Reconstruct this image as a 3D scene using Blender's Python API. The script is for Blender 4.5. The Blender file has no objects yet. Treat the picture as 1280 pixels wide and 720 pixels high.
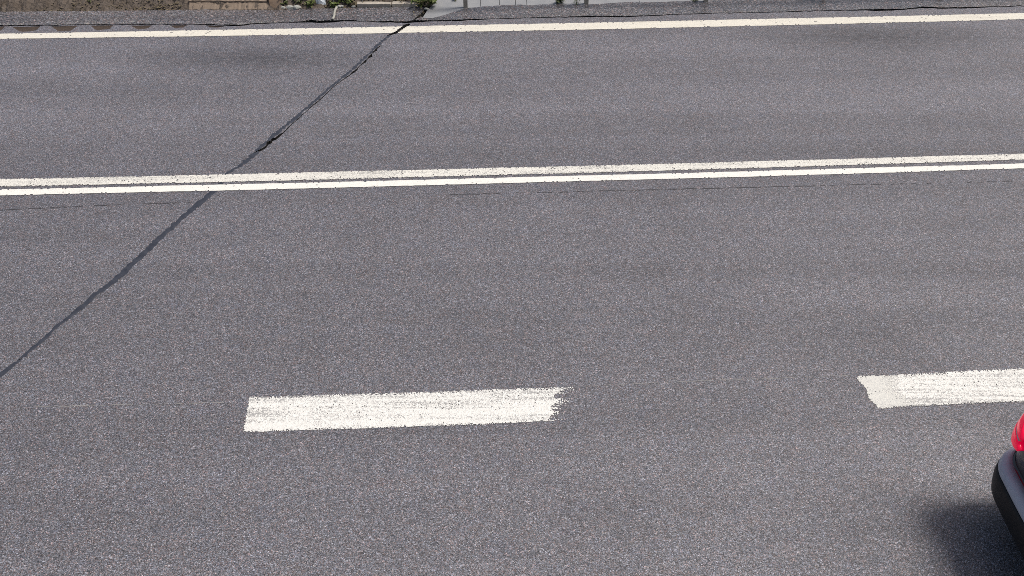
import bpy, bmesh, math, random
import numpy as np
from mathutils import Vector, Matrix
from mathutils.geometry import delaunay_2d_cdt
random.seed(7); rng = np.random.default_rng(7)
scene = bpy.context.scene
C = scene.collection

# ------------------------------------------------------------------ camera, sky, sun, exposure
CAM_H = 5.7; FOC = 1120.0; PITCH = math.atan(920.0 / FOC)
cam = bpy.data.objects.new('camera', bpy.data.cameras.new('camera')); C.objects.link(cam)
cam.location = (0, 0, CAM_H); cam.rotation_euler = (math.pi/2 - PITCH, 0, 0)
cam.data.sensor_width = 36; cam.data.lens = FOC/1280*36; cam.data.clip_end = 2000; cam.data.clip_start = .05
scene.camera = cam
SUN_EL, SUN_AZ = math.radians(61), math.radians(80)      # azimuth from +Y towards +X: beyond the road, to the right
w = bpy.data.worlds.new('World'); scene.world = w; w.use_nodes = True
sky = w.node_tree.nodes.new('ShaderNodeTexSky'); sky.sky_type = 'NISHITA'; sky.sun_disc = False
sky.sun_elevation = SUN_EL; sky.sun_rotation = SUN_AZ; sky.air_density = 1.0; sky.dust_density = 5.0; sky.ozone_density = .6
bgn = w.node_tree.nodes['Background']; bgn.inputs[1].default_value = .05
w.node_tree.links.new(sky.outputs[0], bgn.inputs[0])
sl = bpy.data.lights.new('sun', 'SUN'); sl.energy = 1.5; sl.angle = math.radians(17); sl.color = (1, .965, .92)
sun = bpy.data.objects.new('sun', sl); C.objects.link(sun)
sd = Vector((math.sin(SUN_AZ)*math.cos(SUN_EL), math.cos(SUN_AZ)*math.cos(SUN_EL), math.sin(SUN_EL)))
sun.rotation_euler = (-sd).to_track_quat('-Z', 'Y').to_euler(); sun.location = (10, 20, 30)
vs = scene.view_settings; vs.view_transform = 'Standard'; vs.look = 'None'; vs.exposure = .98; vs.gamma = 1; vs.use_curve_mapping = False
scene.cycles.filter_width = .9
scene.cycles.use_denoising = False

# ------------------------------------------------------------------ helpers
_c, _s = math.cos(PITCH), math.sin(PITCH)
def G(x, y, z=0.0):
    """a measured point of the survey picture (1280x720) as a place on the level z"""
    u = (x-640)/FOC; v = (y-360)/FOC
    d = (u, _c - v*_s, -_s - v*_c); t = (z-CAM_H)/d[2]
    return Vector((d[0]*t, d[1]*t, z))
def pxm(x, y):                                   # pixels per metre across at that place
    return 1.0/(G(x+.5, y)-G(x-.5, y)).length
def tag(o, label=None, cat=None, group=None, kind=None):
    if label: o['label'] = label
    if cat: o['category'] = cat
    if group: o['group'] = group
    if kind: o['kind'] = kind
    return o
def link(name, me, mat=None, parent=None, smooth=False):
    o = bpy.data.objects.new(name, me); C.objects.link(o)
    if mat is not None and not len(me.materials): me.materials.append(mat)
    if parent is not None: o.parent = parent
    if smooth:
        me.polygons.foreach_set('use_smooth', [True]*len(me.polygons))
    return o
def mesh(name, v, f):
    me = bpy.data.meshes.new(name); me.from_pydata([tuple(a) for a in v], [], f); me.update(); return me
def empty(name, loc=(0,0,0), rz=0):
    o = bpy.data.objects.new(name, None); o.empty_display_size = .1; C.objects.link(o); o.location = loc; o.rotation_euler = (0,0,rz); return o
def pin(p, poly):
    x, y = p; r = False; n = len(poly); j = n-1
    for i in range(n):
        xi, yi = poly[i][0], poly[i][1]; xj, yj = poly[j][0], poly[j][1]
        if (yi > y) != (yj > y) and x < (xj-xi)*(y-yi)/(yj-yi)+xi: r = not r
        j = i
    return r

# ------------------------------------------------------------------ materials
class NT:
    def __init__(s, name):
        s.m = bpy.data.materials.new(name); s.m.use_nodes = True; s.t = s.m.node_tree
        s.b = s.t.nodes['Principled BSDF']; s.tc = s.n('ShaderNodeTexCoord').outputs['Object']
    def n(s, k, **kw):
        x = s.t.nodes.new(k)
        for a, b in kw.items(): setattr(x, a, b)
        return x
    def l(s, a, b): s.t.links.new(a, b)
    def setin(s, n, i, v):
        if hasattr(v, 'is_linked'): s.l(v, n.inputs[i])
        else: n.inputs[i].default_value = v
    def mapv(s, sc, rz=0, loc=(0,0,0)):
        n = s.n('ShaderNodeMapping'); s.l(s.tc, n.inputs[0]); n.inputs['Scale'].default_value = sc; n.inputs['Rotation'].default_value = (0,0,rz); n.inputs['Location'].default_value = loc
        return n.outputs[0]
    def noise(s, scale, detail=3, vec=None, rough=.55):
        n = s.n('ShaderNodeTexNoise'); n.inputs['Scale'].default_value = scale; n.inputs['Detail'].default_value = detail; n.inputs['Roughness'].default_value = rough
        s.l(vec or s.tc, n.inputs['Vector']); return n
    def vor(s, scale, vec=None, feature='F1'):
        n = s.n('ShaderNodeTexVoronoi', feature=feature); n.inputs['Scale'].default_value = scale; s.l(vec or s.tc, n.inputs['Vector']); return n
    def ramp(s, fac, stops, interp='LINEAR'):
        n = s.n('ShaderNodeValToRGB'); r = n.color_ramp; r.interpolation = interp
        while len(r.elements) < len(stops): r.elements.new(.5)
        for e, (p, c) in zip(r.elements, stops):
            e.position = p; e.color = (c if isinstance(c, (tuple, list)) else (c, c, c)) + ((1,) if not (isinstance(c, (tuple, list)) and len(c) == 4) else ())
        s.l(fac, n.inputs[0]); return n.outputs[0]
    def mix(s, f, a, b, mode='MIX'):
        n = s.n('ShaderNodeMix', data_type='RGBA', blend_type=mode)
        s.setin(n, 0, f); s.setin(n, 6, a if hasattr(a, 'is_linked') else tuple(a)+(1,)); s.setin(n, 7, b if hasattr(b, 'is_linked') else tuple(b)+(1,)); return n.outputs[2]
    def math(s, op, a, b=0.0, c=0.0):
        n = s.n('ShaderNodeMath', operation=op); s.setin(n, 0, a); s.setin(n, 1, b); s.setin(n, 2, c); return n.outputs[0]
    def rng(s, v, a, b, c, d):
        n = s.n('ShaderNodeMapRange'); s.setin(n, 0, v)
        for i, q in enumerate((a, b, c, d)): n.inputs[i+1].default_value = q
        return n.outputs[0]
    def bump(s, h, st, dist=.01, normal=None):
        n = s.n('ShaderNodeBump'); n.inputs['Strength'].default_value = st; n.inputs['Distance'].default_value = dist; s.l(h, n.inputs['Height'])
        if normal: s.l(normal, n.inputs['Normal'])
        return n.outputs[0]
    def out(s, col=None, rough=None, normal=None, spec=None):
        if col is not None: s.setin(s.b, 'Base Color', col if hasattr(col, 'is_linked') else tuple(col)+(1,))
        if rough is not None: s.setin(s.b, 'Roughness', rough)
        if normal is not None: s.l(normal, s.b.inputs['Normal'])
        if spec is not None: s.setin(s.b, 'Specular IOR Level', spec)
        return s.m

def asphalt(name, tone=1.2, wet=0.0, size=135.0, worn=True, tint=(.955, .96, 1.02)):
    a = NT(name)
    jig = a.mix(.010, a.tc, a.noise(40, 2).outputs['Color'], 'ADD')
    v1 = a.vor(size, jig); v2 = a.vor(size*1.9, jig)
    sep = a.n('ShaderNodeSeparateColor'); a.l(v1.outputs['Color'], sep.inputs[0])
    sep2 = a.n('ShaderNodeSeparateColor'); a.l(v2.outputs['Color'], sep2.inputs[0])
    big = a.ramp(sep.outputs[0], [(0, .008), (.22, .028), (.45, .075), (.70, .15), (.88, .30), (.97, .52), (1, .72)])
    fine = a.ramp(sep2.outputs[0], [(0, .02), (.4, .07), (.8, .20), (1, .45)])
    col = a.mix(.56, big, fine)
    hue = a.ramp(sep.outputs[1], [(0, (1.0, 1.0, 1.0)), (.45, (.97, .98, 1.05)), (.62, (.95, .99, 1.10)), (.78, (1.12, .97, .94)), (.92, (1.28, .95, .90)), (1, (1.10, 1.04, .90))])
    col = a.mix(1, col, hue, 'MULTIPLY')
    # bitumen film between the stones
    e = a.vor(size, jig, 'DISTANCE_TO_EDGE').outputs['Distance']
    film = a.rng(e, 0, .16, .62, 1.0)
    col = a.mix(1, col, a.ramp(film, [(0, 0.0), (1, 1.0)]), 'MULTIPLY')
    # wear along the lanes and mottling
    lo = a.noise(1, 4, a.mapv((.06, 1.7, 1), -.05)).outputs[0]
    mo = a.noise(.9, 5).outputs[0]
    f = a.math('MULTIPLY', a.rng(lo, .3, .7, .86, 1.12), a.rng(mo, .3, .7, .93, 1.08))
    # wheel-track wear bands, plus the far lane's sky sheen painted in as paler tone
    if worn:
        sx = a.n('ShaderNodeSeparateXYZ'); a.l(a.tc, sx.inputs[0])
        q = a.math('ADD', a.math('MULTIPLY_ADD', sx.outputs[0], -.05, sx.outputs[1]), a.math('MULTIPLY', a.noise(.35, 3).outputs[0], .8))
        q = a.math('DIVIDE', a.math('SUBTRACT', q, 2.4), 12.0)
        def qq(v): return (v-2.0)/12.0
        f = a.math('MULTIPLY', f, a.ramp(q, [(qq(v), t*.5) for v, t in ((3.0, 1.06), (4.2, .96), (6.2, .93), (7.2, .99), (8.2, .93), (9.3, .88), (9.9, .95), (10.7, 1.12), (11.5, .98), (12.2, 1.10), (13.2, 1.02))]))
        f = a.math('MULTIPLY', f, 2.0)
    # two coarse, ravelled patches where the binder has gone
    if worn:
        for (px, py, rx_, ry_) in ((325, 73, 2.1, .62), (1105, 47, 2.2, .62)):
            c = G(px, py); mp = a.n('ShaderNodeMapping'); mp.vector_type = 'POINT'; a.l(a.tc, mp.inputs[0])
            mp.inputs['Location'].default_value = (-c.x/rx_, -c.y/ry_, 0); mp.inputs['Scale'].default_value = (1/rx_, 1/ry_, 0)
            ln = a.n('ShaderNodeVectorMath', operation='LENGTH'); a.l(mp.outputs[0], ln.inputs[0])
            fall = a.rng(ln.outputs['Value'], 0, 1.1, 1.4, 0)
            k = a.math('MULTIPLY', fall, a.rng(a.noise(1, 9, a.mapv((7, 14, 1), -.05), .8).outputs[0], .34, .66, .1, 1))
            f = a.math('MULTIPLY', f, a.rng(k, 0, 1, 1, .42))
    f = a.math('MULTIPLY', f, tone)
    vm = a.n('ShaderNodeVectorMath', operation='SCALE'); a.l(col, vm.inputs[0]); a.l(f, vm.inputs['Scale'])
    col = a.mix(1, vm.outputs[0], tint, 'MULTIPLY')
    hz = a.ramp(a.noise(5, 5, None, .7).outputs[0], [(.32, (.97, .985, 1.035)), (.5, (1, 1, 1)), (.68, (1.04, .99, .97))]); col = a.mix(1, col, hz, 'MULTIPLY')
    h = a.math('ADD', a.rng(v1.outputs['Distance'], 0, .8, 1, 0), a.math('MULTIPLY', sep.outputs[2], .5))
    nrm = a.bump(h, .55, .004)
    rough = .62
    if wet:
        wm = a.ramp(a.noise(1, 5, a.mapv((.55, 1.6, 1), -.05)).outputs[0], [(.5-.22*wet, 0.0), (.60, 1.0)])
        col = a.mix(wm, col, a.mix(1, col, (.88, .88, .9), 'MULTIPLY'))
        rough = a.rng(wm, 0, 1, .55, .16)
    else:
        rough = a.rng(a.math('MULTIPLY', a.math('ADD', mo, lo), .5), .36, .64, .62, .40)
    return a.out(col, rough, nrm, 0.5)

def paint(name, base, dirt, streak=.5, size=125.0, grain=.22):
    """paint laid over stones: it goes first from the stone tops, in lengthwise runs where tyres scrub it"""
    a = NT(name)
    jig = a.mix(.010, a.tc, a.noise(40, 2).outputs['Color'], 'ADD'); v = a.vor(size, jig)
    sep = a.n('ShaderNodeSeparateColor'); a.l(v.outputs['Color'], sep.inputs[0])
    st = a.noise(1, 5, a.mapv((.5, 17, 1), -.05), .6).outputs[0]; cl = a.noise(.9, 5).outputs[0]
    lvl = a.math('MULTIPLY', a.rng(st, .42, .62, .02, streak), a.rng(cl, .35, .65, .25, 1.5))
    worn = a.rng(a.math('SUBTRACT', lvl, sep.outputs[0]), -.06, .10, 0, .85)
    col = a.mix(worn, base, dirt)
    col = a.mix(a.math('MULTIPLY', a.math('POWER', sep.outputs[1], 3.0), grain*2), col, dirt)
    col = a.mix(a.rng(a.noise(9, 5).outputs[0], .52, .75, 0, .22), col, tuple(.6*x+.4*y for x, y in zip(base, dirt)))
    return a.out(col, .6, a.bump(v.outputs['Distance'], .5, .004), .3)

def simple(name, base, var=.25, scale=20, rough=.8, bump=.3, dist=.01, second=None, metal=0, spec=.4):
    a = NT(name); nz = a.noise(scale, 5)
    b2 = second or tuple(x*(1-var) for x in base)
    col = a.mix(a.rng(nz.outputs[0], .3, .7, 0, 1), base, b2)
    a.b.inputs['Metallic'].default_value = metal
    return a.out(col, rough, a.bump(a.noise(scale*3, 4).outputs[0], bump, dist), spec)

M = {}
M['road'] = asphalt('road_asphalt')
M['shoulder'] = asphalt('shoulder_asphalt', worn=False, tone=1.1, wet=.62, size=60, tint=(1, .97, .95))
M['seal'] = simple('bitumen_seal', (.026, .029, .040), .3, 14, .5, .25, .004, second=(.05, .054, .068))
M['sub'] = simple('subbase', (.012, .011, .010), .4, 30, .95, 1, .02)
M['white'] = paint('white_paint', (.76, .735, .66), (.27, .265, .25), .42, grain=.34)
M['white_new'] = paint('fresh_white_paint', (.80, .78, .71), (.45, .44, .41), .12, grain=.12)
M['white_thick'] = paint('thick_white_paint', (.79, .775, .72), (.30, .295, .285), .72, grain=.24)
M['edge'] = paint('edge_paint', (.73, .695, .60), (.44, .41, .35), .25, grain=.25)
M['dirt'] = simple('groove_dirt', (.085, .062, .048), .5, 60, .9, .8, .01)
M['soil'] = simple('soil', (.085, .066, .05), .5, 9, .95, 1, .03, second=(.14, .115, .095))
M['verge'] = simple('verge_soil', (.065, .058, .036), .5, 3, .95, 1, .05, second=(.05, .065, .025))
M['concrete'] = simple('pale_concrete', (.30, .30, .30), .2, 5, .5, .2, .004, second=(.25, .255, .26))
M['kerb'] = simple('tan_concrete', (.28, .215, .16), .4, 14, .8, .6, .008, second=(.20, .155, .115))
M['kerb_pale'] = simple('pale_kerb', (.48, .43, .36), .3, 18, .75, .5, .006)
M['kerb_lip'] = simple('tan_lip', (.40, .31, .23), .3, 18, .75, .5, .006)
M['stone'] = simple('brown_stone', (.24, .165, .11), .35, 9, .8, .5, .01, second=(.17, .13, .10))
M['pebble'] = simple('pale_pebble', (.42, .42, .38), .35, 30, .8, .5, .006)
M['stick'] = simple('bleached_wood', (.40, .39, .34), .3, 40, .7, .4, .003)
M['litter'] = simple('white_wrapper', (.74, .78, .80), .12, 40, .5, .4, .004)
M['steel'] = simple('galvanised_steel', (.46, .42, .35), .35, 12, .5, .2, .003, second=(.24, .215, .17), metal=.15)
M['rail_steel'] = simple('rail_steel', (.42, .43, .44), .25, 4, .42, .15, .003, metal=.8)
M['leaf'] = simple('weed_leaf', (.085, .125, .028), .45, 25, .55, .2, .003, second=(.15, .17, .055))
M['leaf_dark'] = simple('dark_weed_leaf', (.045, .075, .022), .4, 25, .55, .2, .003, second=(.10, .10, .04))
M['dry'] = simple('dry_leaf', (.20, .165, .10), .5, 30, .8, .3, .003, second=(.09, .07, .04))
M['stem'] = simple('dry_stem', (.22, .20, .12), .4, 30, .8, .3, .003)
M['grass'] = simple('grass_blade', (.07, .10, .03), .5, 4, .6, .2, .003, second=(.16, .15, .07))

# ------------------------------------------------------------------ survey of the lines
def fit(pts, deg=2):
    q = np.array([G(*p)[:2] for p in pts]); return np.polyfit(q[:, 0], q[:, 1], deg)
F_edge = (fit([(0,42.3),(320,36.8),(600,31),(880,25.8),(1280,16.4)]), fit([(0,48.8),(320,44.2),(600,40.1),(880,33.8),(1280,24.3)]))
F_c1 = (fit([(0,224),(200,220.3),(300,218),(640,209.6),(840,204.6),(1080,198),(1280,192.7)]), fit([(0,233),(200,230.3),(640,219),(840,213.3),(1080,205.3),(1280,200.5)]))
F_c2 = (fit([(0,236.8),(200,233.5),(640,222.3),(840,217),(1080,210.2),(1280,204.8)]), fit([(0,244.5),(200,240.5),(640,229.3),(840,223.8),(1080,216.7),(1280,211)]))
F_d = (fit([(312,496.4),(692,484.4),(1072,471.5),(1280,460.6)]), fit([(306,540.6),(702,526.4),(1089,510.8),(1280,501.9)]))
def ev(F, x):
    xc = np.clip(x, -11, 11); y = np.polyval(F, xc); dy = np.polyval(np.polyder(F), xc)
    return y + dy*(np.asarray(x)-xc)                     # straight on outside the surveyed stretch

CRACK = [(317,191,.8),(322,189.5,2.6),(326,187.5,3.2),(331,184,3.6),(334,181,2.6),(336,178,5),(339,176,3),(342,173.5,4),(346,172.5,3),(350,169.5,2.6),(356,164,1.9),(362,158,2.1),
         (368,152.5,1.5),(374,147.5,1.7),(384,138,1.2),(392,131,1.7),(400,124.5,1.6),(408,117,1.9),(416,109.5,1.1),(424,103,1.5),(430,98.5,2.2),(437,94,1.7),(444,88.5,2.3),(450,82,1.8),
         (455.5,77.5,2.6),(459,74,1.6),(463,70.5,2.4),(465,67,1.6),(469,63,2.4),(473,59,1.6),(477.5,56,.9)]
CRACK2 = [(484,44.5,1.2),(488,43.2,2.2),(495,40.8,2.6),(500,37.5,3.6),(505,33.8,3.8),(509,31.2,3.4),(512,29.6,2.2)]
CRACK3 = [(20,452.3,.6),(22.5,450.6,1.6),(25,449.2,1.6),(28,447.4,.6)]
def ribbon(pts, jit=0, step=None):
    """outline of a wandering crack on the ground; widths measured in pixels across it"""
    P = [G(x, y) for x, y, _ in pts]; W = [wd/pxm(x, y) for x, y, wd in pts]
    Q, V = [], []
    for i in range(len(P)-1):
        n = max(1, int((P[i+1]-P[i]).length/(step or 9)))
        for k in range(n):
            t = k/n; Q.append(P[i].lerp(P[i+1], t)); V.append(W[i]*(1-t)+W[i+1]*t)
    Q.append(P[-1]); V.append(W[-1])
    L, R = [], []
    for i, p in enumerate(Q):
        d = (Q[min(i+1, len(Q)-1)]-Q[max(i-1, 0)]).normalized(); n = Vector((-d.y, d.x, 0))
        L.append(p + n*(V[i]/2*(1+random.uniform(-jit, jit)))); R.append(p - n*(V[i]/2*(1+random.uniform(-jit, jit))))
    return L, R
def poly_of(pts, jit=.25, step=.035):
    L, R = ribbon(pts, jit, step); return [tuple(p[:2]) for p in L + R[::-1]]
cr_polys = [poly_of([(x, y, wd*(.85 if wd < 2.3 else 1.5)) for x, y, wd in CRACK], .5), poly_of([(x, y, wd*1.7) for x, y, wd in CRACK2]), poly_of(CRACK3, .1)]

# joint between carriageway and shoulder
JOINT = [(0,32.2,1.2),(40,31.8,1),(90,31.2,1),(140,30.4,.9),(190,30.4,1),(240,30.2,1),(280,31.5,1.4),(290,32.0,2),(300,31.4,1.8),(320,29.7,1.1),(350,28.2,.9),(376,27.7,1.8),(388,26.8,3),(400,27.2,2.6),
         (420,26.5,2.6),(435,25.7,2),(450,26.4,1),(470,26.9,1.1),(480,27.0,2.2),(495,27.6,2.0),(508,27.9,3.2),(518,26.8,3.2),(530,26.1,1.8),(550,25.6,1.2),(575,25.2,1.9),(592,24.6,1.6),(610,23.6,.8),
         (650,22.6,.8),(700,21.5,.9),(733,20.6,1.6),(760,21,1.4),(800,20.3,1.2),(830,18.6,.8),(870,17.2,.9),(900,16.5,.7),(950,15.4,.8),(1000,14.1,.9),(1050,12.9,.9),(1075,12.6,1.4),(1095,12.3,2.4),
         (1115,12.1,2.4),(1130,11.7,1.4),(1145,9.8,2),(1165,9.0,1.8),(1180,10,2),(1200,10,1.6),(1220,9.3,1.4),(1240,8.4,.9),(1280,7.4,1)]
jt = []
for i in range(len(JOINT)-1):
    a, b = JOINT[i], JOINT[i+1]; n = max(1, int(abs(b[0]-a[0])/6))
    for k in range(n):
        t = k/n; jt.append(tuple(a[q]*(1-t)+b[q]*t for q in range(3)))
jt.append(JOINT[-1])
J_in, J_out = [], []
for x, y, wd in jt:
    wob = random.uniform(-.35, .35)
    J_in.append(tuple(G(x, y+wd/2*random.uniform(.7, 1.3)+wob)[:2])); J_out.append(tuple(G(x, y-wd/2*random.uniform(.7, 1.3)+wob)[:2]))
off_l = J_in[0][1]-ev(F_edge[0], J_in[0][0]); off_r = J_in[-1][1]-ev(F_edge[0], J_in[-1][0])
XL, XR = -60.0, 60.0
def ext(side, extra=0.0):
    xs = np.linspace(XL, J_in[0][0]-.3, 30) if side < 0 else np.linspace(J_in[-1][0]+.3, XR, 30)
    o = off_l if side < 0 else off_r
    return [(float(x), float(ev(F_edge[0], x)+o+extra)) for x in xs]

# dirt-filled milled dips beside the edge line (left end)
DIPS = [[(-14,33),(6,32.6),(1,37.6),(-12,38)],[(16,33.2),(51,32.4),(45,37.6),(29,39.4),(24,38.8)],[(64,32.4),(97,31.8),(88,37.9),(72,38.8)],[(114,31.6),(142,31.0),(137,35.8),(122,37.4),(118,36)],
        [(164,31.6),(190,31.2),(185,35),(172,36.4)],[(212,31.2),(234,31.0),(229,33.8),(218,34.8)],[(257,31.2),(281,32.4),(277,33.6),(262,33.9)]]
dip_polys = []
for d in DIPS:
    q = []
    for i in range(len(d)):
        a, b = d[i], d[(i+1) % len(d)]
        for k in range(3):
            t = k/3; q.append(tuple(G(a[0]*(1-t)+b[0]*t+random.uniform(-.5, .5), a[1]*(1-t)+b[1]*t+.45+random.uniform(-.18, .18))[:2]))
    dip_polys.append(q)

def sheet_with_holes(name, outer, holes, depth, mat):
    vs, es = [], []
    def loop(p):
        b = len(vs); vs.extend(Vector(q) for q in p); n = len(p); es.extend((b+i, b+(i+1) % n) for i in range(n))
    loop(outer)
    for h in holes: loop(h)
    rv, re, rf, *_ = delaunay_2d_cdt(vs, es, [], 0, 1e-6)
    boxes = [(min(q[0] for q in h), max(q[0] for q in h), min(q[1] for q in h), max(q[1] for q in h)) for h in holes]
    F = []
    for f in rf:
        c = (sum(rv[i].x for i in f)/len(f), sum(rv[i].y for i in f)/len(f))
        if not pin(c, outer): continue
        if any(bx[0] <= c[0] <= bx[1] and bx[2] <= c[1] <= bx[3] and pin(c, h) for h, bx in zip(holes, boxes)): continue
        F.append(tuple(f))
    V = [(p.x, p.y, 0.0) for p in rv]
    cnt = {}
    for f in F:
        for i in range(len(f)):
            a, b = f[i], f[(i+1) % len(f)]; cnt.setdefault((min(a, b), max(a, b)), []).append((a, b))
    n0 = len(V); V += [(x, y, -depth) for x, y, _ in V]
    W = []
    for k, l in cnt.items():
        if len(l) == 1: a, b = l[0]; W.append((b, a, a+n0, b+n0))
    me = mesh(name, V, F + W); me.materials.append(mat); me.materials.append(M['sub'])
    for q in me.polygons[len(F):]: q.material_index = 1
    return me

# ------------------------------------------------------------------ ground, road, shoulder
g = 900
tag(link('ground', mesh('ground', [(-g,-g,-.16),(g,-g,-.16),(g,g,-.16),(-g,g,-.16)], [(0,1,2,3)]), M['verge']), kind='structure')
tag(link('road_base', mesh('road_base', [(XL,-1.5,-.055),(XR,-1.5,-.055),(XR,18.2,-.055),(XL,11.2,-.055)], [(0,1,2,3)]), M['sub']), kind='structure')
near = [(float(x), float(ev(F_d[1], x)-4.6)) for x in np.linspace(XL, XR, 61)]
outer = near + (ext(-1) + J_in + ext(1))[::-1]
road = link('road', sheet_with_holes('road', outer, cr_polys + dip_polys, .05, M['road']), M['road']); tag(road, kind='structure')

SH_OUT = [(0,14.5),(60,14),(120,13.6),(180,13),(235,12.2),(250,11.8),(300,12),(335,12.3),(352,12.2),(375,10.6),(400,10.3),(425,10),(450,9.4),(480,9),(505,8.6),(522,8.4),(534,9.2)]
SH_R = [(527,21.2),(533,23.4),(541,22.4),(550,20),(560,17.4),(570,13.4),(581,10.2),(595,8.9),(612,7.3),(630,6.2),(650,5.6),(668,6.4),(676,5.4),(700,5.3),(720,5.6),(742,5.0),(765,3.6),(790,2.6),(815,2.6),(840,1.9),(862,1.4),(880,1),(920,-.6),(1000,-3),(1100,-6),(1280,-11)]
def dens(p, st=7, jit=.35):
    r = []
    for i in range(len(p)-1):
        a, b = p[i], p[i+1]; n = max(1, int(math.hypot(b[0]-a[0], b[1]-a[1])/st))
        for k in range(n):
            t = k/n; r.append((a[0]*(1-t)+b[0]*t, a[1]*(1-t)+b[1]*t+(random.uniform(-jit, jit) if i or k else 0)))
    r.append(p[-1]); return r
NOTCH = [(534,9.2),(530.5,12.4),(525.5,17.2),(521,21),(516.5,24.6),(519.5,24.6),(523.5,21.9),(527,21.2)]      # the crack runs out through the shoulder here
rim = [tuple(G(*q)[:2]) for q in dens(SH_OUT) + NOTCH[1:-1] + dens(SH_R)]
o_l = rim[0][1]-ev(F_edge[0], rim[0][0]); o_r = rim[-1][1]-ev(F_edge[0], rim[-1][0])
lext = [(float(x), float(ev(F_edge[0], x)+o_l)) for x in np.linspace(XL, rim[0][0]-.4, 25)]
rext = [(float(x), float(ev(F_edge[0], x)+o_r)) for x in np.linspace(rim[-1][0]+.4, XR, 25)]
J_outx = [(x, y+.012) for x, y in ext(-1)] + J_out + [(x, y+.012) for x, y in ext(1)]
shoulder = link('road_shoulder', sheet_with_holes('road_shoulder', J_outx + (lext + rim + rext)[::-1], [], .05, M['shoulder']), M['shoulder']); tag(shoulder, kind='structure')

# crack fill and dips
for i, q in enumerate(dip_polys):
    cx = sum(p[0] for p in q)/len(q); cy = sum(p[1] for p in q)/len(q); n = len(q)
    V = [(x, y, -.004) for x, y in q] + [(cx+(x-cx)*.7, cy+(y-cy)*.7, -.016) for x, y in q] + [(cx, cy, -.02)]
    F = [(k, (k+1) % n, n+(k+1) % n, n+k) for k in range(n)] + [(n+k, n+(k+1) % n, 2*n) for k in range(n)]
    o = link('milled_dip', mesh('milled_dip', V, F), M['dirt'], road)
    o['label'] = 'brown dirt filled dip milled beside the far edge line'

SEAL = [(-60,515,6),(-25,490,5.5),(0,468.5,5.5),(14,458,4.6),(24,450,4.2),(30.5,444,5),(46,431,4.4),(60,419,4.2),(72,407,4.2),(83,399.5,5),(92,391.5,6),(103,383.5,6),(120,367.5,6.2),(137,355,6.4),(151,343.5,7.6),(166,330,7),(180,316.5,6.6),(193,304,7.4),(203,294.5,6.8),(216,283,5.8),(228,271.7,6),(241,261,6.4),(253,251,6.6),(266,240,6.6),(276,228,6)]
SEAL2 = [(272,226.5,4),(285,215,4),(292.5,211.5,5),(300,207,6),(307.5,201.5,6.5),(315,195,6.5),(321,189,5.5),(330,181,5.5),(338,172.5,5.5),(348,164.5,5),(357,157,5),(368,148.5,4.4),(382,136,4),(396,124,3.6),(410,111.5,3),(424,100,3.2),(438,89.5,3.6),(450,78,3.6),(462,66.5,3.4),(472,56.5,3.6),(482,48,4),(487,44.2,3)]
def seal_mesh(name, pts, avoid, k=1.35, jit=.75):
    L, R = ribbon([(x, y, wd*k) for x, y, wd in pts], jit, .03); n = len(L); V, F = [], []
    K = 4
    for i in range(n):
        for k in range(K+1):
            t = k/K; p = L[i].lerp(R[i], t); V.append((p.x, p.y, .0012 + .0018*math.sin(math.pi*t)))
    for i in range(n-1):
        for k in range(K):
            a = i*(K+1)+k; q = (a, a+K+1, a+K+2, a+1)
            c = (sum(V[j][0] for j in q)/4, sum(V[j][1] for j in q)/4)
            if any(pin(c, av) for av in avoid): continue
            F.append(q)
    return mesh(name, V, F)
for nm, p in (('near', SEAL), ('far', SEAL2)):
    o = link('crack_seal', seal_mesh('crack_seal', p, cr_polys, *((1.25, .38) if nm == 'near' else (1.05, .75))), M['seal'], road)
    o['label'] = 'blue grey bitumen seal over the diagonal crack, ' + ('near lane half' if nm == 'near' else 'far lane half beside the open crack')
# narrow lengthwise paving joints, filled with bitumen
def joint_line(pts, wpx, mat, label):
    F2 = fit([p for p in pts], 2 if len(pts) > 2 else 1); a, b = G(*pts[0])[0], G(*pts[-1])[0]
    V, F = [], []
    xs = np.arange(a, b, .06)
    for i, x in enumerate(xs):
        wd = wpx/120*random.uniform(.3, 1.2); y = float(np.polyval(F2, x))+random.uniform(-.006, .006)
        V += [(x, y-wd/2, .002), (x, y+wd/2, .002)]
    for i in range(len(xs)-1):
        if random.random() < .66: F.append((2*i, 2*i+2, 2*i+3, 2*i+1))
    o = link('paving_joint', mesh('paving_joint', V, F), mat, road); o['label'] = label
M['jdark'] = simple('joint_bitumen', (.055, .052, .055), .3, 20, .6, .3, .003)
M['jpale'] = simple('joint_grit', (.30, .29, .28), .4, 60, .8, .3, .003)
joint_line([(0,263),(150,256),(250,253)], 1.8, M['jdark'], 'thin dark paving joint below the double line, left stretch')
joint_line([(560,244),(700,239),(860,236),(1060,232),(1280,226)], 1.8, M['jdark'], 'thin dark paving joint below the double line, right stretch')
joint_line([(0,509),(120,507),(285,503)], 1.0, M['jpale'], 'faint pale paving joint left of the long lane dash')
joint_line([(722,483),(780,480.5),(862,477),(1066,469)], 1.0, M['jpale'], 'faint pale paving joint right of the long lane dash')

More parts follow.
